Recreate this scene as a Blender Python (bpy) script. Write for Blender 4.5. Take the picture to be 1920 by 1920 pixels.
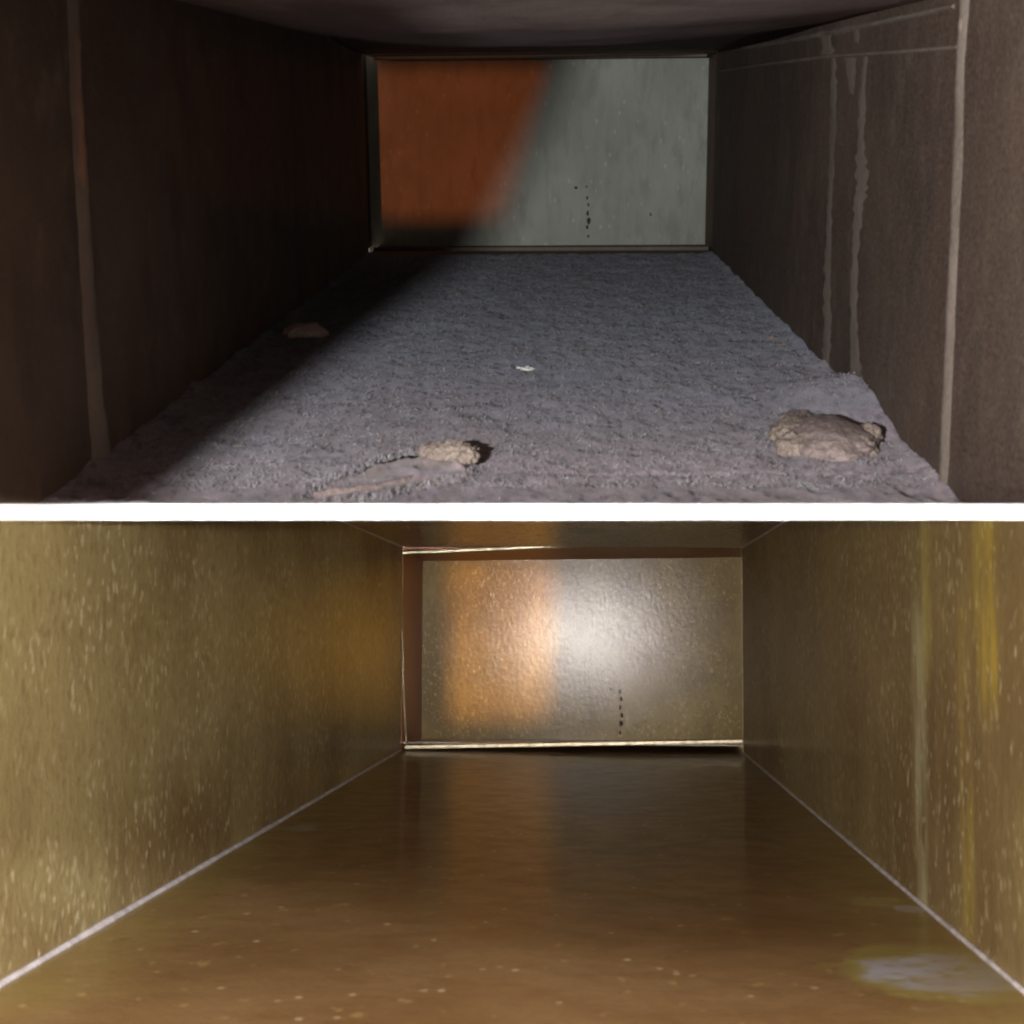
import bpy, bmesh, math, random
from mathutils import Vector, Matrix, noise

for o in list(bpy.data.objects):
    bpy.data.objects.remove(o, do_unlink=True)
SC = bpy.context.scene
COL = SC.collection
random.seed(11)
F = 3000.0                      # focal length in pixels of the 1920 px photograph
C = 960.0

# ------------------------------------------------------------------ camera
cam = bpy.data.cameras.new("camera")
cam.sensor_width = 36.0
cam.lens = 36.0 * F / 1920.0
cam.clip_start = 0.02
cam.clip_end = 100
co = bpy.data.objects.new("camera", cam)
COL.objects.link(co)
co.rotation_euler = (math.radians(90), 0, 0)
SC.camera = co
cam.dof.use_dof = True
cam.dof.focus_distance = 2.3
cam.dof.aperture_fstop = 18
SC.cycles.filter_width = 2.2

def ray(px, py):
    return Vector(((px - C) / F, 1.0, (C - py) / F))

class Frame:
    """axes of one straight duct: a runs down the duct, r to its right, u to its top"""
    def __init__(s, vx, vy):
        s.a = ray(vx, vy).normalized()
        s.r = Vector((s.a.y, -s.a.x, 0)).normalized()
        s.u = s.r.cross(s.a)
        s.ax = {'X': s.r, 'Y': s.a, 'Z': s.u}
        s.base = Vector((0, 0, 0))
    def world(s, p):
        return s.r * p[0] + s.a * p[1] + s.u * p[2]
    def local(s, w):
        return Vector((w.dot(s.r), w.dot(s.a), w.dot(s.u)))
    def hit(s, px, py, axis, c):
        d = ray(px, py)
        return s.local(d * (c / d.dot(s.ax[axis])))
    def matrix(s, p):
        m = Matrix((s.r, s.a, s.u)).transposed().to_4x4()
        m.translation = s.world(p)
        return m

U = Frame(1058, 195)            # upper, dusty duct
L = Frame(1128, 1186)           # lower, cleaned duct
D = 3.0

# ------------------------------------------------------------------ world, exposure
w = bpy.data.worlds.new("World")
SC.world = w
w.use_nodes = True
bg = w.node_tree.nodes["Background"]
bg.inputs[0].default_value = (1.0, 0.80, 0.69, 1)
bg.inputs[1].default_value = 0.35
SC.view_settings.view_transform = 'Standard'
SC.view_settings.look = 'None'
SC.view_settings.exposure = 0
SC.view_settings.gamma = 1
SC.cycles.max_bounces = 10
SC.cycles.diffuse_bounces = 6
SC.cycles.glossy_bounces = 6
SC.cycles.sample_clamp_indirect = 4

# ------------------------------------------------------------------ lamps
def aim(o, d, roll_ref=Vector((0, 0, 1))):
    z = -Vector(d).normalized()
    x = Vector(roll_ref).cross(z).normalized()
    y = z.cross(x)
    m = Matrix((x, y, z)).transposed().to_4x4()
    m.translation = o.location
    o.matrix_world = m

def spot(name, loc, d, energy, col, size, blend, radius, ref=Vector((0, 0, 1))):
    l = bpy.data.lights.new(name, 'SPOT')
    l.energy = energy
    l.color = col
    l.spot_size = math.radians(size)
    l.spot_blend = blend
    l.shadow_soft_size = radius
    o = bpy.data.objects.new(name, l)
    COL.objects.link(o)
    o.location = loc
    aim(o, d, ref)
    return o

def plane_fit(p, q, r):
    n = (q - p).cross(r - p).normalized()
    return n, p.dot(n)

LAMP_JOBS = []
def masked_lamp(name, label, loc, inner, centre, dist, energy, col, radius, cone, grow=2.0):
    """an added unseen lamp behind a black plate that shapes its beam; the hole in the plate is given by the points it must light up to"""
    loc = Vector(loc)
    n = (centre - loc).normalized()
    hit = lambda p: (p - loc) * (dist / (p - loc).dot(n))
    LAMP_JOBS.append((name, label, loc, n, [hit(p) for p in inner] if inner else None, hit(centre), grow))
    return spot(name + "_bulb", loc, n, energy, col, cone, .15, radius)

# the dark wedge on the left of the upper duct: its edge on the floor and on the end panel
UZF = U.hit(1010, 482, 'Y', D).z
W1 = U.world(U.hit(872, 484, 'Z', UZF + .005))
W2 = U.world(U.hit(410, 845, 'Z', UZF + .005))
W3 = U.world(U.hit(1066, 125, 'Y', D * 1.085))
PN, PD = plane_fit(W1, W2, W3)
LY, LZ = -0.10, 0.0
LAMP1 = Vector(((PD - PN.y * LY - PN.z * LZ) / PN.x, LY, LZ))
# hole: left rim along the wedge, lower rim level with the divider
def hole1():
    c = ray(1350, 420) * 2.2
    n = (c - LAMP1).normalized()
    h = lambda p: (p - LAMP1) / (p - LAMP1).dot(n)
    e1, e2 = h(W2), h(W3)
    b1, b2 = h(Vector((-.3, .93, -.002))), h(Vector((.5, .93, -.002)))
    up = (e2 - e1).normalized()
    rt = (b2 - b1).normalized()
    k = (b1 - e1)
    m = rt.cross(n)
    t = k.dot(m) / up.dot(m)
    corner = e1 + up * t
    pts = [corner, corner + rt * .68, corner + rt * .68 + up * .55, corner + up * .55]
    return [LAMP1 + p for p in pts], c
H1, HC = hole1()
masked_lamp("added_white_lamp", "added unseen lamp with a plate that shapes the slanted shadow, left of the upper duct's mouth",
            LAMP1, H1, HC, .06, 152.0, (0.92, 0.95, 1.0), .0013, 66, 1.0)  # added out of view; its plate cuts the slanted shadow edge
LAMP2 = L.world(Vector((-0.066, -0.15, 0.0)))
spot("torch_bulb", LAMP2, (0, -0.005, -1), 150.0, (1.0, 0.95, 0.90), 180, 0.006, 0.012, Vector((0, 1, 0)))
def patch(fr, pts, depth):
    return [fr.world(fr.hit(x, y, 'Y', depth)) for x, y in pts]
q = patch(U, [(688, 385), (712, 412), (936, 412), (950, 395), (1030, 122), (688, 122)], D * 1.085)
masked_lamp("added_warm_lamp", "added unseen warm lamp masked to shape the orange patch, beside the upper duct's mouth",
            (-.33, 0, .03), q, sum(q, Vector()) / 6, .10, 95.0, (1.0, .23, .06), .0009, 24, 2.0)  # added out of view; plate hole gives the orange patch its outline
q = patch(L, [(842, 1353), (1012, 1353), (1030, 1330), (1036, 1052), (838, 1052)], D * 1.10)
masked_lamp("added_warm_lamp", "added unseen warm lamp masked to shape the orange patch, to the right, before the lower duct's mouth",
            (.17, -.30, -.04), q, sum(q, Vector()) / 5, .10, 400.0, (1.0, .47, .0), .0009, 24, 2.0)  # added unseen as well, its hole cut to the lower orange patch

# ------------------------------------------------------------------ material helpers
class NT:
    def __init__(s, name):
        s.m = bpy.data.materials.new(name)
        s.m.use_nodes = True
        s.t = s.m.node_tree
        s.b = s.t.nodes["Principled BSDF"]
        tc = s.t.nodes.new("ShaderNodeTexCoord")
        s.obj = tc.outputs["Object"]
    def put(s, sock, v):
        if v is None:
            return
        if isinstance(v, bpy.types.NodeSocket):
            s.t.links.new(v, sock)
        elif isinstance(v, (tuple, list)):
            sock.default_value = tuple(v) + (1,) if (len(v) == 3 and sock.type == 'RGBA') else v
        else:
            sock.default_value = v
    def map(s, scale, loc=(0, 0, 0)):
        n = s.t.nodes.new("ShaderNodeMapping")
        s.put(n.inputs[0], s.obj)
        n.inputs["Scale"].default_value = scale
        n.inputs["Location"].default_value = loc
        return n.outputs[0]
    def noise(s, scale, detail=3, rough=0.55, vec=None, dist=0.0):
        n = s.t.nodes.new("ShaderNodeTexNoise")
        s.put(n.inputs["Vector"], vec if vec is not None else s.obj)
        n.inputs["Scale"].default_value = scale
        n.inputs["Detail"].default_value = detail
        n.inputs["Roughness"].default_value = rough
        n.inputs["Distortion"].default_value = dist
        return n.outputs[0]
    def vor(s, scale, vec=None, rnd=1.0):
        n = s.t.nodes.new("ShaderNodeTexVoronoi")
        s.put(n.inputs["Vector"], vec if vec is not None else s.obj)
        n.inputs["Scale"].default_value = scale
        n.inputs["Randomness"].default_value = rnd
        return n.outputs["Distance"], n.outputs["Color"]
    def math(s, op, a, b=None, c=None, clamp=False):
        n = s.t.nodes.new("ShaderNodeMath")
        n.operation = op
        n.use_clamp = clamp
        s.put(n.inputs[0], a); s.put(n.inputs[1], b)
        if c is not None: s.put(n.inputs[2], c)
        return n.outputs[0]
    def step(s, v, lo, hi, a=0.0, b=1.0):
        n = s.t.nodes.new("ShaderNodeMapRange")
        n.interpolation_type = 'SMOOTHSTEP'
        s.put(n.inputs[0], v)
        n.inputs[1].default_value = lo; n.inputs[2].default_value = hi
        n.inputs[3].default_value = a; n.inputs[4].default_value = b
        return n.outputs[0]
    def mix(s, f, a, b):
        n = s.t.nodes.new("ShaderNodeMix")
        n.data_type = 'RGBA'
        s.put(n.inputs[0], f); s.put(n.inputs[6], a); s.put(n.inputs[7], b)
        return n.outputs[2]
    def sep(s, v):
        n = s.t.nodes.new("ShaderNodeSeparateXYZ")
        s.put(n.inputs[0], v)
        return n.outputs
    def bump(s, h, strength, dist, nrm=None):
        n = s.t.nodes.new("ShaderNodeBump")
        n.inputs["Strength"].default_value = strength
        n.inputs["Distance"].default_value = dist
        s.put(n.inputs["Height"], h)
        if nrm is not None: s.put(n.inputs["Normal"], nrm)
        return n.outputs[0]
    def out(s, col, rough=0.8, metal=0.0, normal=None, spec=None, coat=None, coat_rough=None, sheen=None, cn=None):
        b = s.b.inputs
        s.put(b["Base Color"], col); s.put(b["Roughness"], rough); s.put(b["Metallic"], metal)
        if normal is not None: s.put(b["Normal"], normal)
        if spec is not None: s.put(b["Specular IOR Level"], spec)
        if coat is not None: s.put(b["Coat Weight"], coat)
        if coat is not None and normal is not None: s.put(b["Coat Normal"], cn if cn is not None else normal)
        if coat_rough is not None: s.put(b["Coat Roughness"], coat_rough)
        if sheen is not None: s.put(b["Sheen Weight"], sheen)
        return s.m

def ellipse(n, axis_a, ca, ra, axis_b, cb, rb, wob=0.35, wscale=18):
    """0 at the centre of an uneven oval patch, 1 at its rim"""
    x = n.sep(n.obj)
    i = {'X': 0, 'Y': 1, 'Z': 2}
    p = n.math('DIVIDE', n.math('SUBTRACT', x[i[axis_a]], ca), ra)
    q = n.math('DIVIDE', n.math('SUBTRACT', x[i[axis_b]], cb), rb)
    d = n.math('SQRT', n.math('ADD', n.math('MULTIPLY', p, p), n.math('MULTIPLY', q, q)))
    nz = n.math('MULTIPLY', n.math('SUBTRACT', n.noise(wscale, 4, 0.6), 0.5), wob * 2)
    return n.math('ADD', d, nz)

def dirty_metal(name, c0, c1, c2, seed, rough=0.75):
    n = NT(name)
    big = n.noise(4.0, 4, 0.6, n.map((1, .6, 1), (seed, 0, 0)))
    med = n.noise(26.0, 5, 0.7, n.map((1, 1, .85), (seed, 3, 0)))
    fine = n.noise(260.0, 3, 0.7)
    c = n.mix(n.step(big, .35, .68), c0, c1)
    c = n.mix(n.math('MULTIPLY', n.step(med, .5, .75), .6), c, c2)
    blot = n.noise(9.0, 4, .65, n.map((1, 1, .6), (seed, 8, 2)))
    c = n.mix(n.math('MULTIPLY', n.step(blot, .48, .64), .55), c, tuple(v * .6 for v in c0))
    d, vc = n.vor(1.0, n.map((70, 70, 45)))
    sp = n.math('MULTIPLY', n.step(d, .30, .12), n.step(n.sep(vc)[0], .94, .96))
    c = n.mix(n.math('MULTIPLY', sp, .8), c, (.30, .21, .165))
    c = n.mix(n.step(fine, .3, .8), c, n.mix(.35, c, (.22, .16, .12)))
    nb = n.bump(fine, .5, .0016, n.bump(med, .35, .005))
    return n.out(c, n.step(med, .3, .7, rough - .1, rough + .1), 0.0, nb, spec=.3)

def lacquered(name, base, dark, flake, seed, flake_amt=.55, rough=.36, coat=.35, extra=None, metal=.08, flake_scale=1.0, relief=1.0, spec=.5, cr=.2):
    """cleaned galvanised sheet under a golden film, with pale flecks and brushed grain"""
    n = NT(name)
    k = flake_scale
    big = n.noise(3.2, 4, 0.6, n.map((1, .7, 1), (seed, 0, 0)))
    streak = n.noise(1.0, 4, 0.6, n.map((20, 20, 4), (seed, 5, 1)))
    fine = n.noise(1.0, 3, 0.7, n.map((330, 330, 250)))
    gr = n.noise(1.0, 4, 0.65, n.map((120, 120, 80), (seed, 0, 0)))
    c = n.mix(n.step(big, .34, .66), base, dark)
    c = n.mix(n.math('MULTIPLY', n.step(streak, .45, .7), .22), c, tuple(min(1, v * 1.3) for v in base))
    wob = n.t.nodes.new("ShaderNodeVectorMath"); wob.operation = 'MULTIPLY_ADD'
    wn = n.t.nodes.new("ShaderNodeTexNoise"); wn.inputs["Scale"].default_value = 90; wn.inputs["Detail"].default_value = 3
    n.put(wn.inputs["Vector"], n.obj)
    n.put(wob.inputs[0], wn.outputs["Color"]); wob.inputs[1].default_value = (.012, .012, .016); n.put(wob.inputs[2], n.obj)
    def mp(sc, loc=(0, 0, 0)):
        m = n.t.nodes.new("ShaderNodeMapping"); n.put(m.inputs[0], wob.outputs[0])
        m.inputs["Scale"].default_value = sc; m.inputs["Location"].default_value = loc
        return m.outputs[0]
    d, vc = n.vor(1.0, mp((170 * k, 170 * k, 95 * k)))
    sx = n.sep(vc)
    m1 = n.math('MULTIPLY', n.step(d, .55, .15), n.step(sx[0], .55, 1.0))
    d2, vc2 = n.vor(1.0, mp((80 * k, 80 * k, 46 * k), (1.7, .4, 2.2)))
    m2 = n.math('MULTIPLY', n.step(d2, .42, .1), n.step(n.sep(vc2)[1], .72, 1.0))
    mk = n.math('MULTIPLY', n.math('MULTIPLY', n.math('MAXIMUM', m1, m2), n.step(n.noise(11, 3, .6), .36, .62, .25, 1.1)), flake_amt)
    c = n.mix(mk, c, flake)
    c = n.mix(n.math('MULTIPLY', n.step(gr, .5, .7), .55), c, dark)
    c = n.mix(n.math('MULTIPLY', n.step(fine, .55, .75), .35), c, dark)
    if extra:
        c = extra(n, c)
    nb = n.bump(fine, .25 * relief, .0012, n.bump(gr, .28 * relief, .0025))
    ncoat = n.bump(fine, .15 * relief, .0006, n.bump(gr, .13 * relief, .0010))
    r = n.math('ADD', n.step(gr, .3, .7, rough - .07, rough + .08), n.math('MULTIPLY', mk, -.12))
    m = n.out(c, r, metal, nb, spec=spec, coat=coat, coat_rough=cr)
    n.put(n.b.inputs["Coat Normal"], ncoat)
    return m

# ------------------------------------------------------------------ object helpers
def link(name, me, mat, parent=None, mw=None):
    o = bpy.data.objects.new(name, me)
    COL.objects.link(o)
    if mat: me.materials.append(mat)
    if parent: o.parent = parent
    if mw is not None: o.matrix_world = mw
    return o

def tag(o, label=None, cat=None, group=None, kind=None):
    for k, v in (("label", label), ("category", cat), ("group", group), ("kind", kind)):
        if v: o[k] = v
    return o

def duct_root(name, fr, p, label, cat):
    o = bpy.data.objects.new(name, None)
    COL.objects.link(o)
    o.empty_display_size = .1
    fr.base = Vector(p)
    o.matrix_world = fr.matrix(p)
    return tag(o, label, cat)

def part(name, bm, mat, root, fr, smooth=False):
    """bm in duct coordinates -> child mesh of the duct"""
    bmesh.ops.translate(bm, verts=bm.verts, vec=-fr.base)
    bmesh.ops.recalc_face_normals(bm, faces=bm.faces)
    me = bpy.data.meshes.new(name)
    bm.to_mesh(me); bm.free()
    if smooth:
        for p in me.polygons: p.use_smooth = True
    return link(name, me, mat, root)

def slab(poly, offset):
    """a sheet: polygon extruded by offset"""
    bm = bmesh.new()
    a = [bm.verts.new(p) for p in poly]
    b = [bm.verts.new(Vector(p) + Vector(offset)) for p in poly]
    bm.faces.new(a); bm.faces.new(list(reversed(b)))
    k = len(a)
    for i in range(k):
        j = (i + 1) % k
        bm.faces.new((a[i], b[i], b[j], a[j]))
    return bm

def box(lo, hi, bevel=0.0):
    bm = bmesh.new()
    bmesh.ops.create_cube(bm, size=1)
    for v in bm.verts:
        v.co = Vector([(lo[i] + hi[i]) / 2 + v.co[i] * (hi[i] - lo[i]) for i in range(3)])
    if bevel:
        bmesh.ops.bevel(bm, geom=bm.edges[:], offset=bevel, segments=2, affect='EDGES', profile=.5)
    return bm

def ribbon(fr, axis, c, pts, h, wdir='x', prof=5, lift=0.0, jit=0.0, seed=0, sub=1):
    """a low domed ridge lying on the plane axis=c; pts = (px, py, width px), h = signed height"""
    P = []
    for i in range(len(pts) - 1):
        for k in range(sub):
            t = k / sub
            P.append([pts[i][q] * (1 - t) + pts[i + 1][q] * t for q in range(3)])
    P.append(list(pts[-1]))
    rnd = random.Random(seed)
    bm = bmesh.new()
    rows = []
    n = {'X': Vector((1, 0, 0)), 'Y': Vector((0, 1, 0)), 'Z': Vector((0, 0, 1))}[axis]
    for x, y, wd in P:
        row = []
        wd *= 1 + rnd.uniform(-jit, jit)
        hh = h * (1 + rnd.uniform(-jit, jit))
        x += rnd.uniform(-jit, jit) * wd * .4
        for k in range(prof):
            t = k / (prof - 1) - .5
            q = (x + t * wd, y) if wdir == 'x' else (x, y + t * wd)
            row.append(bm.verts.new(fr.hit(q[0], q[1], axis, c) + n * (lift + hh * (1 - (2 * t) ** 2))))
        rows.append(row)
    for i in range(len(rows) - 1):
        for k in range(prof - 1):
            bm.faces.new((rows[i][k], rows[i][k + 1], rows[i + 1][k + 1], rows[i + 1][k]))
    for r in (rows[0], rows[-1]):
        bm.faces.new([bm.verts.new(v.co) for v in r])
    und = [(bm.verts.new(r[0].co), bm.verts.new(r[-1].co)) for r in rows]
    for i in range(len(rows) - 1):                     # flat underside
        bm.faces.new((und[i][0], und[i + 1][0], und[i + 1][1], und[i][1]))
    return bm

def bar(fr, p, q, wid, thick):
    """straight bar between duct points p and q: wid across in Z, thick in Y"""
    p = Vector(p); q = Vector(q)
    bm = bmesh.new()
    vs = []
    for e in (p, q):
        for dz, dy in ((-.5, 0), (.5, 0), (.5, 1), (-.5, 1)):
            vs.append(bm.verts.new(e + Vector((0, dy * thick, dz * wid))))
    for f in ((0, 1, 2, 3), (7, 6, 5, 4), (0, 4, 5, 1), (1, 5, 6, 2), (2, 6, 7, 3), (3, 7, 4, 0)):
        bm.faces.new([vs[i] for i in f])
    bmesh.ops.bevel(bm, geom=bm.edges[:], offset=min(wid, thick) * .25, segments=2, affect='EDGES', profile=.5)
    return bm

def solve(fr, X, fy, fz):
    """duct point on the wall X=const with camera-space y=fy, z=fz"""
    r, a, u = fr.r, fr.a, fr.u
    A = Matrix(((a.y, u.y), (a.z, u.z)))
    b = Vector((fy - X * r.y, fz - X * r.z))
    s = A.inverted() @ b
    return Vector((X, s.x, s.y))

TH = .003
# ================================================================== geometry of the two ducts
uxl = U.hit(692, 480, 'Y', D).x
uxr = U.hit(1335, 484, 'Y', D).x
uzf = U.hit(1010, 482, 'Y', D).z
uzc = U.hit(1010, 104, 'Y', D).z
lxl = L.hit(752, 1400, 'Y', D).x
lxr = L.hit(1394, 1400, 'Y', D).x
lzf = L.hit(1070, 1409, 'Y', D).z
lzc = L.hit(1070, 1026, 'Y', D).z
YD = 1.16                      # camera distance of the back of the white divider
YF = 0.93                      # ... and of its front
ztop = lambda y: y * (C - 945) / F
zbot = lambda y: y * (C - 975) / F
fy0 = solve(U, 0, YD, ztop(YD)).y
def FP(px, py):
    q = U.hit(px, py, 'Z', uzf)
    return Vector((q.x, q.y))
UN = 0.90                      # near rim of the upper duct
LN = 0.86

# ------------------------------------------------------------------ materials
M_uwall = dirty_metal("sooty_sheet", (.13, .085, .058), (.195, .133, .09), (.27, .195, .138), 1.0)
M_uwall2 = dirty_metal("sooty_sheet_shaded", (.048, .027, .016), (.074, .044, .027), (.105, .066, .042), 1.6)  # darker copy for the right wall, its weaker light put into the colour
M_uceil = dirty_metal("sooty_ceiling", (.17, .128, .108), (.25, .197, .168), (.34, .275, .235), 4.0)
M_seam = dirty_metal("dusty_seam", (.12, .092, .07), (.155, .122, .094), (.22, .178, .14), 7.0)
M_seam2 = dirty_metal("dusty_seam_pale", (.26, .20, .155), (.32, .255, .20), (.40, .33, .27), 7.5)
M_streak = dirty_metal("dust_streak", (.14, .105, .08), (.17, .13, .10), (.22, .175, .14), 9.0)

def galv_dull():
    n = NT("dull_galvanised")
    big = n.noise(5, 4, .6)
    med = n.noise(1, 4, .6, n.map((60, 60, 18)))
    fine = n.noise(300, 3, .7)
    c = n.mix(n.step(big, .35, .65), (.215, .215, .165), (.265, .265, .21))
    c = n.mix(n.math('MULTIPLY', n.step(med, .45, .75), .6), c, (.17, .162, .13))
    d, vc = n.vor(1.0, n.map((110, 110, 60)))
    m = n.math('MULTIPLY', n.step(d, .4, .15), n.step(n.sep(vc)[0], .8, .97))
    c = n.mix(n.math('MULTIPLY', m, .22), c, (.6, .6, .54))
    return n.out(c, .55, .15, n.bump(fine, .3, .0012, n.bump(med, .3, .003)), spec=.4)
M_uend = galv_dull()

def dust(name="grey_lint", tan=0.0):
    n = NT(name)
    big = n.noise(3.0, 3, .6)
    med = n.noise(26, 4, .65)
    fine = n.noise(1, 3, .7, n.map((165, 75, 165)))
    pit, pc = n.vor(1, n.map((115, 50, 115)))
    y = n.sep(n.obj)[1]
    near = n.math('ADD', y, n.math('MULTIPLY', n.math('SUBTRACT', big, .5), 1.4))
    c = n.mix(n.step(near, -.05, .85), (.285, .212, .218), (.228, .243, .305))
    c = n.mix(n.math('MULTIPLY', n.step(med, .5, .72), .5), c, (.13, .108, .108))
    pm = n.math('MULTIPLY', n.step(pit, .55, .12), n.step(n.sep(pc)[0], .25, .75))
    fz = n.noise(1, 2, .6, n.map((75, 32, 75), (3, 1, 0)))
    c = n.mix(n.math('MULTIPLY', n.step(fz, .5, .72), .45), c, (.11, .092, .094))
    c = n.mix(n.math('MULTIPLY', n.step(fz, .46, .3), .3), c, (.36, .34, .345))
    c = n.mix(n.math('MULTIPLY', pm, .62), c, (.09, .078, .083))
    c = n.mix(n.math('MULTIPLY', n.step(fine, .52, .74), .5), c, (.095, .083, .088))
    c = n.mix(n.math('MULTIPLY', n.step(fine, .45, .28), .45), c, (.34, .315, .31))
    if tan:
        t = n.noise(22, 3, .6)
        c = n.mix(n.math('MULTIPLY', n.step(t, .42, .62), tan), c, (.27, .20, .155))
    if not tan:                                   # joint line near the front, the shade of its crack painted in
        x = n.sep(n.obj)
        cr0 = FP(1300, 903).y - fy0
        wv = n.math('MULTIPLY', n.math('SUBTRACT', n.noise(14, 3, .6), .5), .010)
        ln = n.step(n.math('ABSOLUTE', n.math('SUBTRACT', n.math('ADD', x[1], wv), cr0)), .0045, .0008)
        ln = n.math('MULTIPLY', ln, n.step(x[0], -.10, .05))
        c = n.mix(n.math('MULTIPLY', ln, .6), c, (.07, .05, .05))
    h = n.math('SUBTRACT', fine, n.math('MULTIPLY', pm, .6))
    return n.out(c, .95, 0, n.bump(h, .6, .003, n.bump(med, .25, .005)), spec=.05, sheen=.10)
M_flap = dust("lifted_lint", .7)
M_dust = dust()

def wad(name, a, b, pale):
    n = NT(name)
    med = n.noise(55, 5, .75)
    fine = n.noise(200, 4, .75)
    c = n.mix(n.step(med, .38, .6), a, b)
    c = n.mix(n.math('MULTIPLY', n.step(fine, .52, .68), .8), c, pale)
    return n.out(c, .9, 0, n.bump(fine, .7, .003, n.bump(med, .6, .006)), spec=.15)
M_wad = wad("brown_wad", (.20, .148, .132), (.26, .195, .168), (.37, .285, .235))
M_pinkwad = wad("pinkish_wad", (.62, .46, .40), (.70, .54, .47), (.78, .64, .56))
M_tan = wad("tan_lint", (.22, .165, .13), (.28, .215, .17), (.38, .31, .25))
M_paper = wad("pale_scrap", (.62, .58, .50), (.7, .66, .58), (.78, .74, .68))

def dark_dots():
    n = NT("dark_spots_and_shade")
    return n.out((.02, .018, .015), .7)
M_dot_shade = dark_dots()

# cleaned sheet
OL = (.35, .28, .125); OD = (.185, .112, .045); FL = (.78, .68, .44)
M_lwall = lacquered("golden_sheet", OL, OD, FL, 2.0, .6, rough=.5, coat=.15, spec=.3)
M_lend = lacquered("golden_end_sheet", (.32, .23, .09), (.16, .105, .034), (.70, .54, .28), 5.0, .6, rough=.55, coat=.38, metal=.05, flake_scale=1.5, relief=1.5, spec=.12, cr=.15)

def white_bar():
    n = NT("white_paint")
    f = n.noise(40, 3, .6)
    return n.out(n.mix(f, (.80, .80, .79), (.86, .86, .85)), .55, 0, n.bump(f, .05, .001))
M_white = white_bar()

def strip_metal():
    n = NT("flange_metal")
    f = n.noise(60, 4, .7)
    return n.out(n.mix(n.step(f, .35, .7), (.62, .54, .38), (.34, .27, .16)), .38, .6, n.bump(f, .3, .002))
M_flange = strip_metal()
def corner_metal():
    n = NT("pale_corner_edge")
    f = n.noise(50, 4, .7)
    return n.out(n.mix(n.step(f, .35, .7), (.66, .60, .60), (.42, .37, .36)), .5, .1, n.bump(f, .3, .002))
M_corner = corner_metal()
def redbrown():
    n = NT("reddish_return")
    f = n.noise(30, 4, .7)
    return n.out(n.mix(f, (.26, .09, .05), (.38, .16, .09)), .4, .2, n.bump(f, .3, .002))
M_red = redbrown()

# ------------------------------------------------------------------ white divider between the ducts
XD = .46
bm = bmesh.new()
vs = [bm.verts.new(p) for p in (
    (-XD, YF, zbot(YF)), (XD, YF, zbot(YF)), (XD, YF, ztop(YF)), (-XD, YF, ztop(YF)),
    (-XD, YD, zbot(YD)), (XD, YD, zbot(YD)), (XD, YD, ztop(YD)), (-XD, YD, ztop(YD)))]
for f in ((0, 1, 2, 3), (5, 4, 7, 6), (4, 0, 3, 7), (1, 5, 6, 2), (3, 2, 6, 7), (4, 5, 1, 0)):
    bm.faces.new([vs[i] for i in f])
bmesh.ops.recalc_face_normals(bm, faces=bm.faces)
me = bpy.data.meshes.new("divider_bar")
bm.to_mesh(me); bm.free()
tag(link("divider_bar", me, M_white), "plain white bar running across between the dusty duct and the clean duct", "divider")

# ================================================================== UPPER DUCT
ur = duct_root("dirty_duct", U, ((uxl + uxr) / 2, YD, uzf),
               "dark brown dust coated rectangular metal duct above the white bar", "air duct")
DE = D * 1.085
# floor sheet under the dust
part("floor_panel", slab([(uxl - .01, fy0, uzf), (uxr + .01, fy0, uzf), (uxr + .01, DE, uzf), (uxl - .01, DE, uzf)], (0, 0, -TH)),
     M_uwall, ur, U)

def upper_wall(X, out, seam_pts):
    """side wall in two sheets that meet at a seam; seam_pts = top and bottom pixel of the seam"""
    b0 = Vector((X, D, uzf - .002))
    t0 = Vector((X, D, uzc + .05))
    tn = Vector((X, UN, uzc + .05))
    # bottom rim follows the floor, then the divider's top
    zf_front = solve(U, X, YD - .002, ztop(YD))
    bn = solve(U, X, YF, ztop(YF) - .001)
    yn = bn.y
    s0 = U.hit(seam_pts[0][0], seam_pts[0][1], 'X', X)
    s1 = U.hit(seam_pts[-1][0], seam_pts[-1][1], 'X', X)
    def seam_y(z):
        t = (z - s0.z) / (s1.z - s0.z)
        return s0.y + t * (s1.y - s0.y)
    st = Vector((X, seam_y(uzc + .05), uzc + .05))
    sb = Vector((X, seam_y(uzf - .002), uzf - .002))
    off = (out * TH, 0, 0)
    if sb.y > zf_front.y:
        far = [b0, t0, st, sb]
        near = [sb, st, Vector((X, yn, uzc + .05)), bn, zf_front]
    else:
        zz = ztop(YD - .03)
        sb = Vector((X, seam_y(zf_front.z), zf_front.z))
        far = [b0, t0, st, sb, Vector((X, zf_front.y, uzf - .002))]
        near = [sb, st, Vector((X, yn, uzc + .05)), bn]
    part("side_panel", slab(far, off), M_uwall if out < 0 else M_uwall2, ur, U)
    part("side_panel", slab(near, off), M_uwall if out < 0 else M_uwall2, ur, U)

seamL = [(130, -40, 15), (136, 60, 15), (140, 190, 17), (152, 380, 18), (163, 560, 20), (178, 760, 25), (196, 900, 42), (200, 925, 36)]
seamR = [(1812, -10, 14), (1804, 110, 10), (1798, 300, 14), (1790, 480, 11), (1780, 700, 13), (1769, 938, 14)]
upper_wall(uxl, -1, [(136, 60), (192, 925)])
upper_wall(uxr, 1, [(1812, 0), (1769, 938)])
part("wall_seam", ribbon(U, 'X', uxl, seamL, .006, sub=6, jit=.10, seed=1), M_seam2, ur, U, True)
part("wall_seam", ribbon(U, 'X', uxr, seamR, -.004, sub=6, jit=.10, seed=2), M_seam, ur, U, True)
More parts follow.
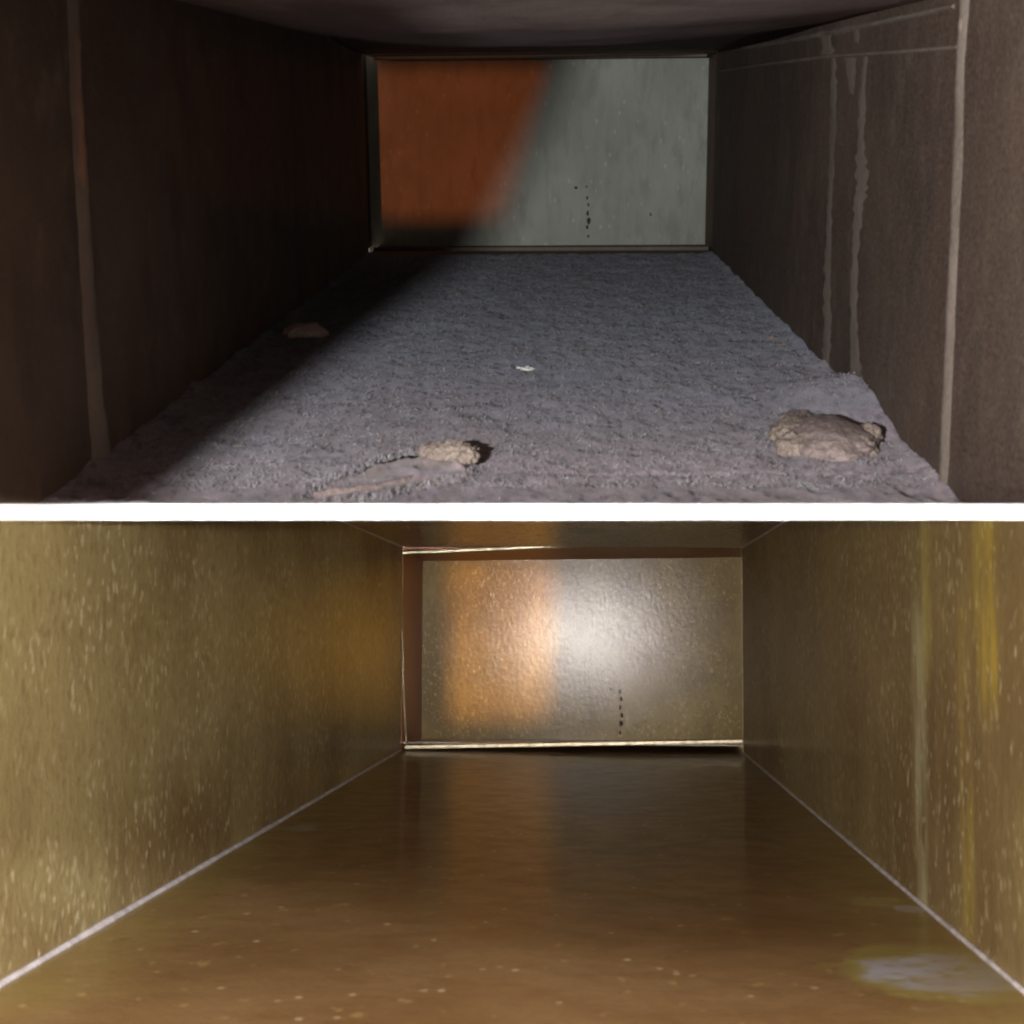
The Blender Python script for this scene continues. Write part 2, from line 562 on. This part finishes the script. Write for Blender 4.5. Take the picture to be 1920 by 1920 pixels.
# horizontal ledge and dust runs on the right wall
part("ledge_strip", ribbon(U, 'X', uxr, [(1352, 133, 5), (1440, 120, 6), (1560, 105, 8), (1690, 97, 8), (1800, 88, 9)], -.003, 'y', sub=6, jit=.15, seed=3), M_streak, ur, U, True)
part("dust_streak", ribbon(U, 'X', uxr, [(1563, 104, 9), (1563, 180, 10), (1560, 300, 10), (1555, 400, 9), (1552, 520, 12), (1551, 640, 16), (1548, 706, 12)], -.0006, sub=8, jit=.28, seed=4), M_streak, ur, U, True)
part("dust_streak", ribbon(U, 'X', uxr, [(1622, 106, 8), (1618, 170, 10), (1614, 260, 14), (1616, 330, 22), (1610, 390, 19), (1603, 480, 11), (1600, 600, 13), (1604, 700, 20), (1612, 735, 8)], -.0006, sub=8, jit=.28, seed=5), M_streak, ur, U, True)
part("dust_streak", ribbon(U, 'X', uxr, [(1594, 108, 22), (1596, 140, 15), (1597, 176, 7)], -.0005, sub=4, jit=.15, seed=6), M_streak, ur, U, True)
part("dust_streak", ribbon(U, 'X', uxr, [(1548, 62, 26), (1551, 85, 18), (1552, 103, 34)], -.0005, sub=4, jit=.2, seed=7), M_streak, ur, U, True)
part("dust_streak", ribbon(U, 'X', uxr, [(1606, 55, 10), (1607, 80, 7)], -.0005, sub=4, jit=.2, seed=8), M_streak, ur, U, True)
part("corner_strip", ribbon(U, 'X', uxr, [(1395, 89, 7), (1480, 76, 9), (1560, 60, 12), (1640, 44, 11), (1720, 27, 10), (1790, 12, 9)], -.003, 'y', sub=5, jit=.25, seed=9), M_seam, ur, U, True)

# sagging ceiling sheet
NY, NX = 60, 32
bm = bmesh.new()
grid = []
def lerp_table(t, tab):
    for (a, va), (b, vb) in zip(tab, tab[1:]):
        if t <= b:
            k = (t - a) / (b - a)
            k = k * k * (3 - 2 * k)
            return va + (vb - va) * k
    return tab[-1][1]
for i in range(NY + 1):
    Y = UN + .06 + (D - .012 - UN - .06) * i / NY
    s = D / Y
    zr = lerp_table(s, [(1, uzc + .004), (1.25, .092), (1.83, .079), (2.34, .074), (3.5, .073)])
    zl = lerp_table(s, [(1, uzc + .004), (1.3, .110), (1.7, .100), (3.5, .085)])
    mid = lerp_table(s, [(1, uzc + .004), (1.25, .089), (1.72, .0590), (2.1, .0600), (2.6, .070), (3.5, .066)])
    row = []
    for j in range(NX + 1):
        t = j / NX
        X = uxl + .001 + (uxr - uxl - .002) * t
        edge = zl * (1 - t) + zr * t
        k = (1 - abs(2 * t - 1) ** 2.4)
        z = edge + (mid - edge) * k + .0012 * noise.noise(Vector((X * 9, Y * 6, 1)))
        row.append(bm.verts.new((X, Y, z)))
    grid.append(row)
for i in range(NY):
    for j in range(NX):
        bm.faces.new((grid[i][j], grid[i][j + 1], grid[i + 1][j + 1], grid[i + 1][j]))
ext = bmesh.ops.extrude_face_region(bm, geom=bm.faces[:])
for g in ext['geom']:
    if isinstance(g, bmesh.types.BMVert): g.co.z += TH
part("ceiling_panel", bm, M_uceil, ur, U, True)

# recess behind the flange, and the end panel
e0 = U.hit(697, 470, 'Y', DE); e1 = U.hit(1328, 112, 'Y', DE)
part("end_panel", box((uxl - .03, DE, uzf - .03), (uxr + .05, DE + TH, uzc + .04)), M_uend, ur, U)
part("return_panel", box((uxl - .03, D + .004, uzf), (e0.x, DE - .001, uzc + .03)), M_dot_shade, ur, U)  # near-black colour stands in for the shade of the recess
part("return_panel", box((e1.x + .001, D + .004, uzf), (e1.x + .001 + TH, DE - .001, uzc + .03)), M_uwall, ur, U)
part("return_panel", box((uxl, D + .004, uzc + .004), (uxr + .02, DE - .001, uzc + .004 + TH)), M_uwall, ur, U)
part("flange_strip", bar(U, U.hit(700, 468, 'Y', D), U.hit(1329, 466, 'Y', D), .0075, .006), M_seam, ur, U)
part("flange_strip", bar(U, U.hit(700, 110, 'Y', D), U.hit(1326, 103, 'Y', D), .006, .006), M_seam, ur, U)
# dark drip of spots on the end panel
def dots(fr, pts, depth, root):
    for (px, py, w, h) in pts:
        bm = bmesh.new()
        p = fr.hit(px, py, 'Y', depth)
        k = depth / F / fr.a.y
        g = bmesh.ops.create_icosphere(bm, subdivisions=2, radius=1)
        for v in g['verts']:
            q = 1 + .35 * noise.noise(v.co * 1.7 + Vector((px, py, 0)))
            v.co = p + Vector((v.co.x * q * w * k * .5, v.co.y * .0008, v.co.z * q * h * k * .5))
        part("dark_spot", bm, M_dot_shade, root, fr, True)
dots(U, [(1101, 371, 4, 6), (1103, 384, 3, 7), (1102, 400, 5, 9), (1104, 414, 7, 12), (1101, 426, 4, 8), (1103, 443, 4, 5), (1080, 352, 6, 5), (1100, 350, 3, 4), (1220, 402, 3, 6)], DE, ur)

# ------------------------------------------------------------------ dust on the floor of the upper duct
def seg_d(p, a, b):
    ab = b - a
    t = max(0, min(1, (p - a).dot(ab) / ab.dot(ab)))
    return (p - a - ab * t).length
def FP(px, py):
    q = U.hit(px, py, 'Z', uzf)
    return Vector((q.x, q.y))
crease = [FP(*p) for p in ((1000, 905), (1200, 903), (1420, 902), (1600, 905), (1660, 915), (1700, 935), (1712, 948))]
crease2 = [FP(*p) for p in ((380, 890), (450, 878), (560, 872), (640, 868))]
mound = FP(1585, 770)
ax_m = (.075, .17)
XN = 250
ys = []
y = fy0 - .060
while y < D - .006:
    ys.append(y)
    y += .0030 * (y / fy0) ** 1.15
ys.append(D - .004)
verts, faces = [], []
for Y in ys:
    for j in range(XN + 1):
        t = j / XN
        X = uxl + .0005 + (uxr - uxl - .001) * t
        v = Vector((X * 14, Y * 9, 0))
        p2 = Vector((X, Y))
        h = .006 + .0016 * noise.fractal(v, 1.0, 2.0, 2)
        lumps = noise.noise(Vector((X * 60, Y * 28, 5)))
        h += .0017 * lumps + .0015 * noise.noise(Vector((X * 30, Y * 16, 9)))
        h += .0010 * noise.noise(Vector((X * 120, Y * 55, 2))) + .0006 * noise.noise(Vector((X * 330, Y * 240, 8)))
        dx = (X - mound.x) / ax_m[0]; dy = (Y - mound.y) / ax_m[1]
        q = dx * dx + dy * dy
        if q < 1: h += .020 * (1 - q) ** 2
        e = min(t, 1 - t) * (uxr - uxl)
        h += .008 * math.exp(-(e / .010) ** 2) * (0.4 + max(0, noise.noise(Vector((Y * 14, 0, t * 9)))))
        if Y < 1.35:
            dmin = min(seg_d(p2, a, b) for a, b in zip(crease, crease[1:]))
            h -= .0022 * math.exp(-(dmin / .004) ** 2)
            d2 = min(seg_d(p2, a, b) for a, b in zip(crease2, crease2[1:]))
            h -= .0015 * math.exp(-(d2 / .006) ** 2)
        zz = uzf + max(.0006, h)
        verts.append((X, Y, zz))
W = XN + 1
for i in range(len(ys) - 1):
    for j in range(XN):
        a = i * W + j
        faces.append((a, a + 1, a + W + 1, a + W))
me = bpy.data.meshes.new("dust_layer")
base = Vector(((uxl + uxr) / 2, fy0, uzf))
me.from_pydata([Vector(v) - base for v in verts], [], faces)
for p in me.polygons: p.use_smooth = True
dl = link("dust_layer", me, M_dust, None, U.matrix(base))
tag(dl, "thick fuzzy grey lint covering the floor of the upper duct", "dust", kind="stuff")

def dust_z(px, py):
    return uzf + .005

# ------------------------------------------------------------------ debris
def blob_mesh(name, sx, sy, sz, seed, rough=.35, sub=4, flat=.25, freq=2.2):
    bm = bmesh.new()
    bmesh.ops.create_icosphere(bm, subdivisions=sub + 1, radius=1)
    o = Vector((seed * 7.3, seed * 1.9, seed * 3.1))
    for v in bm.verts:
        d = v.co.normalized()
        k = 1 + rough * noise.fractal(d * freq + o, 1.0, 2.0, 4) + rough * .35 * abs(noise.noise(d * 7 + o)) + .05 * noise.noise(d * 17 + o)
        v.co = Vector((d.x * k * sx, d.y * k * sy, max(-flat, d.z * k) * sz))
    me = bpy.data.meshes.new(name)
    bm.to_mesh(me); bm.free()
    for p in me.polygons: p.use_smooth = True
    return me

def px_size(px, py, fr=U):
    q = fr.hit(px, py, 'Z', uzf)
    return q.y / F                       # metres per pixel there

def on_floor(px, py, lift=.0):
    q = U.hit(px, py, 'Z', uzf + .005)
    return Vector((q.x, q.y, uzf + .005 + lift))

def debris(name, px, py, wpx, hpx, depth, mat, seed, label, cat, group=None, rot=0, rough=.35, lift=0):
    k = px_size(px, py)
    me = blob_mesh(name, wpx * k * .5, depth * .5, hpx * k * .8, seed, rough)
    p = on_floor(px, py + hpx * .4, lift)
    o = link(name, me, mat, None, U.matrix(p) @ Matrix.Rotation(rot, 4, 'Z'))
    return tag(o, label, cat, group)

debris("lint_clump", 572, 618, 82, 30, .05, M_pinkwad, 3, "small pinkish brown lump of debris by the left wall, in the shadow", "debris", rough=.14)
# the big wad by the right wall
k = px_size(1550, 800)
rootw = bpy.data.objects.new("debris_wad", None)
COL.objects.link(rootw)
pw = on_floor(1550, 818)
rootw.matrix_world = U.matrix(pw)
tag(rootw, "large flattened brown wad with pale torn ends beside the right wall", "debris")
def wad_part(name, px, py, wpx, hpx, dep, mat, seed, rough=.4):
    me = blob_mesh(name, wpx * k * .5, dep * .5, hpx * k * .8, seed, rough)
    o = link(name, me, mat, rootw)
    o.matrix_world = U.matrix(on_floor(px, py))
    return o
wad_part("wad_body", 1552, 832, 168, 52, .14, M_wad, 5, .11)
wad_part("torn_end", 1486, 822, 76, 44, .07, M_tan, 8, .2)
wad_part("torn_end", 1482, 846, 56, 36, .04, M_tan, 12, .2)
wad_part("torn_end", 1606, 848, 74, 36, .04, M_tan, 9, .2)
wad_part("torn_end", 1630, 832, 40, 46, .04, M_tan, 10, .2)
wad_part("torn_end", 1502, 790, 74, 22, .06, M_wad, 14, .2)

# peeled lint with rolled edge near the front
rootf = bpy.data.objects.new("lint_peel", None)
COL.objects.link(rootf)
rootf.matrix_world = U.matrix(on_floor(780, 905))
tag(rootf, "peeled tan strip of lint with a rolled lump at its right end, near the front", "lint")
def fl_ribbon(name, pts, h, mat, wdir='y', lift=.004, jit=.2, seed=0, sub=6, prof=7):
    bm = ribbon(U, 'Z', uzf, pts, h, wdir, prof=prof, jit=jit, seed=seed, sub=sub, lift=lift)
    bmesh.ops.recalc_face_normals(bm, faces=bm.faces)
    for v in bm.verts:
        n = noise.noise_vector(v.co * 90)
        v.co += n * .0012
    c = on_floor(780, 905)
    bmesh.ops.translate(bm, verts=bm.verts, vec=-c)
    me = bpy.data.meshes.new(name)
    bm.to_mesh(me); bm.free()
    for p in me.polygons: p.use_smooth = True
    return link(name, me, mat, rootf)
def poly_at(t, pts):
    k = t * (len(pts) - 1)
    i = min(int(k), len(pts) - 2)
    f = k - i
    return [pts[i][q] * (1 - f) + pts[i + 1][q] * f for q in (0, 1)]
back = [(545, 938), (620, 903), (700, 872), (770, 852), (830, 850), (880, 858)]
front = [(560, 952), (660, 940), (740, 925), (800, 911), (850, 901), (886, 886)]
bm = bmesh.new()
g = []
cf = on_floor(780, 905)
NU, NV = 60, 14
for i in range(NU + 1):
    t = i / NU
    bk, fr_ = poly_at(t, back), poly_at(t, front)
    row = []
    for j in range(NV + 1):
        v = j / NV
        px = fr_[0] * (1 - v) + bk[0] * v; py = fr_[1] * (1 - v) + bk[1] * v
        rag = 7 * noise.noise(Vector((t * 13, 3.3, 0))) + 4 * noise.noise(Vector((t * 37, 8.1, 0)))
        py += rag * (v - .25); px += 5 * noise.noise(Vector((t * 21, v * 2, 1)))
        lift = .0055 + .014 * t ** 1.3 * (.25 + .75 * v) * math.sin(min(1, (1 - t) * 9) * math.pi / 2)
        q = U.hit(px, py, 'Z', uzf + lift)
        q = q + noise.noise_vector(Vector((q.x * 70, q.y * 50, 4))) * .0028 * (.5 + t) + noise.noise_vector(Vector((q.x * 190, q.y * 130, 9))) * .0012
        row.append(bm.verts.new(q - cf))
    g.append(row)
for i in range(NU):
    for j in range(NV):
        bm.faces.new((g[i][j], g[i + 1][j], g[i + 1][j + 1], g[i][j + 1]))
ext = bmesh.ops.extrude_face_region(bm, geom=bm.faces[:])
for e in ext['geom']:
    if isinstance(e, bmesh.types.BMVert): e.co.z -= .0055
bmesh.ops.recalc_face_normals(bm, faces=bm.faces)
me = bpy.data.meshes.new("lifted_flap"); bm.to_mesh(me); bm.free()
for p in me.polygons: p.use_smooth = True
link("lifted_flap", me, M_flap, rootf)
fl_ribbon("curled_edge", [(590, 948, 4), (690, 934, 6), (745, 922, 7), (800, 908, 7), (850, 899, 8), (872, 890, 4)], .004, M_wad, seed=3, lift=.006)
kf = px_size(840, 885)
for nm, px, py, wpx, hpx, dep, mat, seed, rot in (
        ("rolled_lump", 846, 869, 104, 25, .03, M_tan, 21, -.12), ("rolled_lump", 876, 876, 40, 24, .026, M_tan, 22, .2),
        ("rolled_lump", 806, 866, 44, 17, .022, M_wad, 23, 0)):
    me = blob_mesh(nm, wpx * kf * .5, dep * .5, hpx * kf * .9, seed, .3, freq=2.6)
    o = link(nm, me, mat, rootf)
    o.matrix_world = U.matrix(on_floor(px, py + hpx * .35, .011)) @ Matrix.Rotation(rot, 4, 'Z')

def scrap(name, px, py, wpx, hpx, mat, seed, label, cat, group=None, rot=0.0):
    k = px_size(px, py)
    me = blob_mesh(name, wpx * k * .5, wpx * k * .3, max(.002, hpx * k * .5), seed, .6, sub=3, flat=.3, freq=1.6)
    o = link(name, me, mat, None, U.matrix(on_floor(px, py)) @ Matrix.Rotation(rot, 4, 'Z'))
    return tag(o, label, cat, group)
scrap("paper_scrap", 984, 692, 32, 9, M_paper, 2, "tiny white scrap lying alone in the middle of the grey lint", "scrap", rot=-.2)
scrap("lint_crumb", 446, 838, 24, 7, M_tan, 4, "tiny tan crumb on the lint left of the peeled strip", "crumb", rot=.3)
scrap("lint_crumb", 712, 830, 16, 10, M_tan, 6, "small tan crumb just behind the peeled lint strip", "crumb")
scrap("lint_flake", 1450, 636, 32, 10, M_tan, 7, "tan flake at the foot of the right wall, farther of two", "flake", rot=.5)
scrap("lint_flake", 1462, 648, 46, 9, M_tan, 8, "tan flake at the foot of the right wall, nearer of two", "flake", rot=-.3)
scrap("lint_crumb", 1640, 868, 16, 7, M_tan, 9, "small tan crumb on the lint in front of the large brown wad", "crumb")

base = Vector(((uxl + uxr) / 2, fy0, uzf))
def dust_height(X, Y):
    import bisect
    i = max(0, min(len(ys) - 1, bisect.bisect(ys, Y)))
    j = int(max(0, min(XN, round((X - uxl) / (uxr - uxl) * XN))))
    return verts[i * W + j][2]

def fibre_material():
    n = NT("lint_fibre")
    f = n.noise(30, 2, .5)
    return n.out(n.mix(n.step(f, .35, .65), (.34, .31, .31), (.20, .17, .17)), .95, spec=.05)
fv, ff = [], []
rf = random.Random(77)
for i in range(21200):
    Y = fy0 + (D - .05 - fy0) * rf.random() ** 1.6
    X = rf.uniform(uxl + .004, uxr - .004)
    edge = i >= 20000
    if edge:                                    # thicker fuzz where the strip has torn away
        e_ = poly_at(rf.random() ** .7, back if i % 3 else front)
        q_ = U.hit(e_[0] + rf.uniform(-8, 8), e_[1] + rf.uniform(-5, 5), 'Z', uzf + .008)
        X, Y = q_.x, q_.y
    ln = rf.uniform(.003, .010)
    an = rf.uniform(0, math.tau)
    curl = rf.uniform(-1.6, 1.6)
    top = rf.uniform(.0006, .0034) * (2.4 if edge else 1)
    wd = rf.uniform(.00016, .00036)
    p = Vector((X, Y, dust_height(X, Y) - .0005))
    n0 = len(fv)
    NS = 4
    for q in range(NS + 1):
        t = q / NS
        a_ = an + curl * t
        side = Vector((-math.sin(a_), math.cos(a_), .6)).normalized() * wd
        z = Vector((0, 0, top * math.sin(math.pi * min(1, t * .8))))
        fv.append(p + z - side - base); fv.append(p + z + side - base)
        p = p + Vector((math.cos(a_), math.sin(a_), 0)) * (ln / NS)
    for q in range(NS):
        k0 = n0 + q * 2
        ff.append((k0, k0 + 1, k0 + 3, k0 + 2))
me = bpy.data.meshes.new("lint_fibres")
me.from_pydata(fv, [], ff)
fo = link("lint_fibres", me, fibre_material(), None, U.matrix(base))
tag(fo, "fine curled lint fibres standing up from the grey dust in the upper duct", "lint", kind="stuff")

# ================================================================== LOWER DUCT
lr = duct_root("clean_duct", L, ((lxl + lxr) / 2, YD, lzf),
               "cleaned glossy olive and brown rectangular metal duct below the white bar", "air duct")
LE = D * 1.10
B = L.base
# stained floor
def floor_extra(n, c):
    g1 = L.hit(1765, 1822, 'Z', lzf) - B
    g2 = L.hit(1706, 1704, 'Z', lzf) - B
    g3 = L.hit(1650, 1690, 'Z', lzf) - B
    g4 = L.hit(565, 1553, 'Z', lzf) - B
    y = n.step(ellipse(n, 'X', g1.x, .080, 'Y', g1.y, .10, .45, 26), 1.0, .72)
    c = n.mix(n.math('MULTIPLY', y, .8), c, (.25, .20, .06))
    g = n.step(ellipse(n, 'X', g1.x + .004, .064, 'Y', g1.y - .004, .072, .42, 26), 1.0, .7)
    c = n.mix(n.math('MULTIPLY', g, n.step(n.noise(60, 3, .6), .25, .55)), c, (.33, .31, .33))
    g = n.step(ellipse(n, 'X', g2.x, .014, 'Y', g2.y, .022, .25, 30), 1.0, .75)
    c = n.mix(g, c, (.36, .33, .34))
    g = n.step(ellipse(n, 'X', g3.x, .030, 'Y', g3.y, .035, .4, 24), 1.0, .5)
    c = n.mix(n.math('MULTIPLY', g, .6), c, (.34, .26, .09))
    g = n.step(ellipse(n, 'X', g4.x, .022, 'Y', g4.y, .06, .3, 24), 1.0, .4)
    c = n.mix(n.math('MULTIPLY', g, .6), c, (.3, .3, .3))
    # yellowish residue where the floor meets the walls and at the front
    x = n.sep(n.obj)
    hw = (lxr - lxl) / 2
    ed = n.math('ADD', n.math('ABSOLUTE', x[0]), n.math('MULTIPLY', n.noise(14, 4, .6), .16))
    c = n.mix(n.math('MULTIPLY', n.step(ed, hw - .03, hw + .09), .7), c, (.23, .16, .045))
    sp = n.noise(1, 3, .6, n.map((55, 30, 55)))
    c = n.mix(n.math('MULTIPLY', n.step(sp, .64, .72), .5), c, (.36, .24, .08))
    c = n.mix(n.math('MULTIPLY', n.step(sp, .33, .27), .6), c, (.10, .055, .025))
    return c
def floor_mat():
    n = NT("brown_film_floor")
    big = n.noise(4, 4, .6)
    med = n.noise(24, 4, .65)
    fine = n.noise(170, 3, .7)
    c = n.mix(n.step(big, .35, .65), (.155, .082, .031), (.205, .115, .049))
    c = n.mix(n.math('MULTIPLY', n.step(med, .44, .70), .4), c, (.13, .062, .022))
    c = n.mix(n.math('MULTIPLY', n.step(fine, .52, .75), .3), c, (.10, .055, .025))
    d, vc = n.vor(1.0, n.map((95, 70, 95)))
    m = n.math('MULTIPLY', n.step(d, .34, .1), n.step(n.sep(vc)[0], .9, .98))
    c = n.mix(n.math('MULTIPLY', m, .6), c, (.55, .42, .24))
    c = floor_extra(n, c)
    return n.out(c, n.step(med, .3, .7, .34, .44), .05, n.bump(fine, .22, .0012, n.bump(med, .2, .004)), spec=.08, coat=.30, coat_rough=.09, cn=n.bump(fine, .05, .001))
M_lfloor = floor_mat()

def right_extra(n, c):
    x = n.sep(n.obj)
    nz = n.math('MULTIPLY', n.math('SUBTRACT', n.noise(1, 3, .6, n.map((9, 9, 9))), .5), .02)
    yy = n.math('ADD', x[1], nz)
    def band(px, wpx, col, amt, z0, z1):
        nonlocal c
        p = L.hit(px, 1190, 'X', lxr) - B
        q = L.hit(px + wpx, 1190, 'X', lxr) - B
        wd = abs(p.y - q.y)
        m = n.step(n.math('ABSOLUTE', n.math('SUBTRACT', yy, p.y)), wd, wd * .25)
        m = n.math('MULTIPLY', m, n.math('MULTIPLY', n.step(x[2], z0 - .06, z0), n.step(x[2], z1 + .06, z1)))
        m = n.math('MULTIPLY', m, n.step(n.noise(1, 3, .6, n.map((40, 40, 7))), .3, .62))
        c = n.mix(n.math('MULTIPLY', m, amt), c, col)
    zt = lambda px, py: (L.hit(px, py, 'X', lxr) - B).z
    band(1850, 34, (.62, .44, .04), .65, zt(1850, 1230), zt(1850, 960))
    band(1808, 16, (.50, .36, .06), .5, zt(1808, 1700), zt(1808, 1200))
    band(1722, 18, (.52, .47, .27), .75, zt(1722, 1720), zt(1722, 1200))
    band(1738, 14, (.50, .40, .12), .7, zt(1738, 1190), zt(1738, 960))
    return c
M_lright = lacquered("golden_right_sheet", (.32, .235, .10), (.19, .125, .052), FL, 8.0, .55, rough=.5, coat=.16, spec=.3, extra=right_extra)
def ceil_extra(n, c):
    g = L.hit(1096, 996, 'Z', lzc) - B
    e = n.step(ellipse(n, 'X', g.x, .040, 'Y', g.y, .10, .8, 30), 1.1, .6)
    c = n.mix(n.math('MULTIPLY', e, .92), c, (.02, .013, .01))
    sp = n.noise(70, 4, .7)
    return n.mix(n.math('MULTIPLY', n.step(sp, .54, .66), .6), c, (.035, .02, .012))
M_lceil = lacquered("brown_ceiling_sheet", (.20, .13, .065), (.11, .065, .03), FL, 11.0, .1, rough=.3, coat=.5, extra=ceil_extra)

# walls: the rim on top follows the lid made by duct ceiling, upper floor and divider
def lower_wall(X, out, mat):
    # where the ceiling of this duct meets the underside of the upper floor
    zu = uzf - .004
    best = None
    for i in range(4000):
        Y = 1.1 + i * .0005
        if U.local(L.world(Vector((X, Y, lzc)))).z < zu:
            best = Y
            break
    # underside of upper floor at the back of the divider
    p = None
    for i in range(2000):
        Z = lzc - i * .0002
        q = solve(L, X, YD + .004, 0)
        q = Vector((X, q.y, Z))
        if U.local(L.world(q)).z < zu:
            p = q
            break
    pb = solve(L, X, YD - .002, zbot(YD) - .0005)
    pf = solve(L, X, YF, zbot(YF) - .0005)
    nb = Vector((X, LN, lzf - .002))
    nt = Vector((X, LN, pf.z - .002))
    poly = [Vector((X, D, lzf - .002)), Vector((X, D, lzc + .002)), Vector((X, best, lzc + .002)), p, pb, pf, nb]
    part("side_panel", slab(poly, (out * TH, 0, 0)), mat, lr, L)
    return best
yb = lower_wall(lxl, -1, M_lwall)
lower_wall(lxr, 1, M_lright)
part("floor_panel", slab([(lxl - .004, LN, lzf), (lxr + .004, LN, lzf), (lxr + .004, LE, lzf), (lxl - .004, LE, lzf)], (0, 0, -TH)), M_lfloor, lr, L)
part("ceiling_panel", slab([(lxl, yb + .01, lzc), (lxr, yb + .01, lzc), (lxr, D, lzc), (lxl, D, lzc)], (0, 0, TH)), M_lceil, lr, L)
# end
a0 = L.hit(790, 1386, 'Y', LE); a1 = L.hit(1390, 1046, 'Y', LE)
part("end_panel", box((lxl - .03, LE, lzf - .03), (lxr + .05, LE + TH, lzc + .04)), M_lend, lr, L)
rl = slab([(lxl, D + .006, lzf), (lxl, D + .006, lzc + .02), (a0.x, LE - .001, lzc + .02), (a0.x, LE - .001, lzf)], (-TH, 0, 0))
part("return_panel", rl, M_red, lr, L)
rr = slab([(lxr - .001, D + .006, lzf), (lxr - .001, D + .006, lzc + .02), (a1.x + .002, LE - .001, lzc + .02), (a1.x + .002, LE - .001, lzf)], (TH, 0, 0))
part("return_panel", rr, M_lright, lr, L)
z0 = L.hit(1070, 1030, 'Y', D).z; z1 = L.hit(1070, 1050, 'Y', LE).z
part("return_panel", slab([(lxl, D + .006, z0), (lxr, D + .006, z0 + .008), (lxr + .03, LE - .001, z1 + .006), (lxl, LE - .001, z1 - .003)], (0, 0, TH)), M_red, lr, L)
z0 = L.hit(1070, 1394, 'Y', D).z; z1 = L.hit(1070, 1387, 'Y', LE).z
part("return_panel", slab([(lxl, D + .008, z0), (lxr, D + .008, z0), (lxr + .03, LE - .001, z1), (lxl, LE - .001, z1)], (0, 0, -TH)), M_lceil, lr, L)
part("flange_strip", bar(L, L.hit(750, 1037, 'Y', D - .004), L.hit(1392, 1010, 'Y', D - .004), .0062, .006), M_flange, lr, L)
part("flange_strip", bar(L, L.hit(757, 1401, 'Y', D - .006), L.hit(1393, 1390, 'Y', D - .006), .0085, .008), M_flange, lr, L)
part("flange_strip", ribbon(L, 'Y', D, [(751, 1040, 4), (754, 1180, 4), (757, 1290, 4), (762, 1398, 4)], -.004, sub=3, jit=.15, seed=21), M_flange, lr, L, True)
dots(L, [(1163, 1296, 4, 8), (1165, 1310, 4, 9), (1163, 1326, 4, 8), (1166, 1341, 5, 9), (1165, 1356, 7, 10), (1163, 1374, 4, 6), (1146, 1292, 4, 4)], LE, lr)
# raised pale edges along the corners
def corner_ridge(X, sgn, zz, up, w, seed, y1=D - .01, y0=LN):
    bm = bmesh.new()
    rnd = random.Random(seed)
    rows = []
    nseg = 60
    for i in range(nseg + 1):
        Y = y0 + (y1 - y0) * i / nseg
        ww = w * (1 + .22 * noise.noise(Vector((Y * 7, seed, 0))) + rnd.uniform(-.08, .08))
        row = []
        for t in (0, .25, .5, .75, 1):
            an = t * math.pi / 2
            row.append(bm.verts.new((X - sgn * ww * math.cos(an), Y, zz + up * ww * .8 * math.sin(an))))
        row.append(bm.verts.new((X, Y, zz)))
        rows.append(row)
    for i in range(nseg):
        for q in range(6):
            bm.faces.new((rows[i][q], rows[i][(q + 1) % 6], rows[i + 1][(q + 1) % 6], rows[i + 1][q]))
    bm.faces.new(rows[0]); bm.faces.new(rows[-1])
    part("corner_seam", bm, M_corner, lr, L, True)
corner_ridge(lxl, -1, lzf, 1, .0042, 31)
corner_ridge(lxr, 1, lzf, 1, .0030, 32)
corner_ridge(lxl, -1, lzc, -1, .0028, 33, y0=yb + .02)
corner_ridge(lxr, 1, lzc, -1, .0028, 34, y0=yb + .02)
# ------------------------------------------------------------------ added lamp bodies and plates that shape the light (beside the camera, out of the picture)
M_black = NT("black_metal").out((.02, .02, .02), .6)
for name, label, loc, n, inner, cen, grow in LAMP_JOBS:
    root = bpy.data.objects.new(name, None)
    COL.objects.link(root)
    root.location = loc
    tag(root, label, "lamp")
    bm = bmesh.new()
    A = [bm.verts.new(p) for p in inner]
    c = sum(inner, Vector()) / len(inner)
    O = [bm.verts.new(c + (p - c) * grow + (p - c).normalized() * .025) for p in inner]
    k = len(A)
    for i in range(k):
        bm.faces.new((A[i], A[(i + 1) % k], O[(i + 1) % k], O[i]))
    e = bmesh.ops.extrude_face_region(bm, geom=bm.faces[:])
    for g in e['geom']:
        if isinstance(g, bmesh.types.BMVert): g.co += n * .0012
    bmesh.ops.recalc_face_normals(bm, faces=bm.faces)
    me = bpy.data.meshes.new("beam_mask"); bm.to_mesh(me); bm.free()
    link("beam_mask", me, M_black, root)
    bm = bmesh.new()
    bmesh.ops.create_cone(bm, segments=24, cap_ends=True, radius1=.03, radius2=.022, depth=.06)
    rot = n.to_track_quat('Z', 'Y').to_matrix().to_4x4()
    bmesh.ops.transform(bm, matrix=Matrix.Translation(-n * .045) @ rot, verts=bm.verts)
    me = bpy.data.meshes.new("added_lamp_body"); bm.to_mesh(me); bm.free()
    link("added_lamp_body", me, M_black, root)
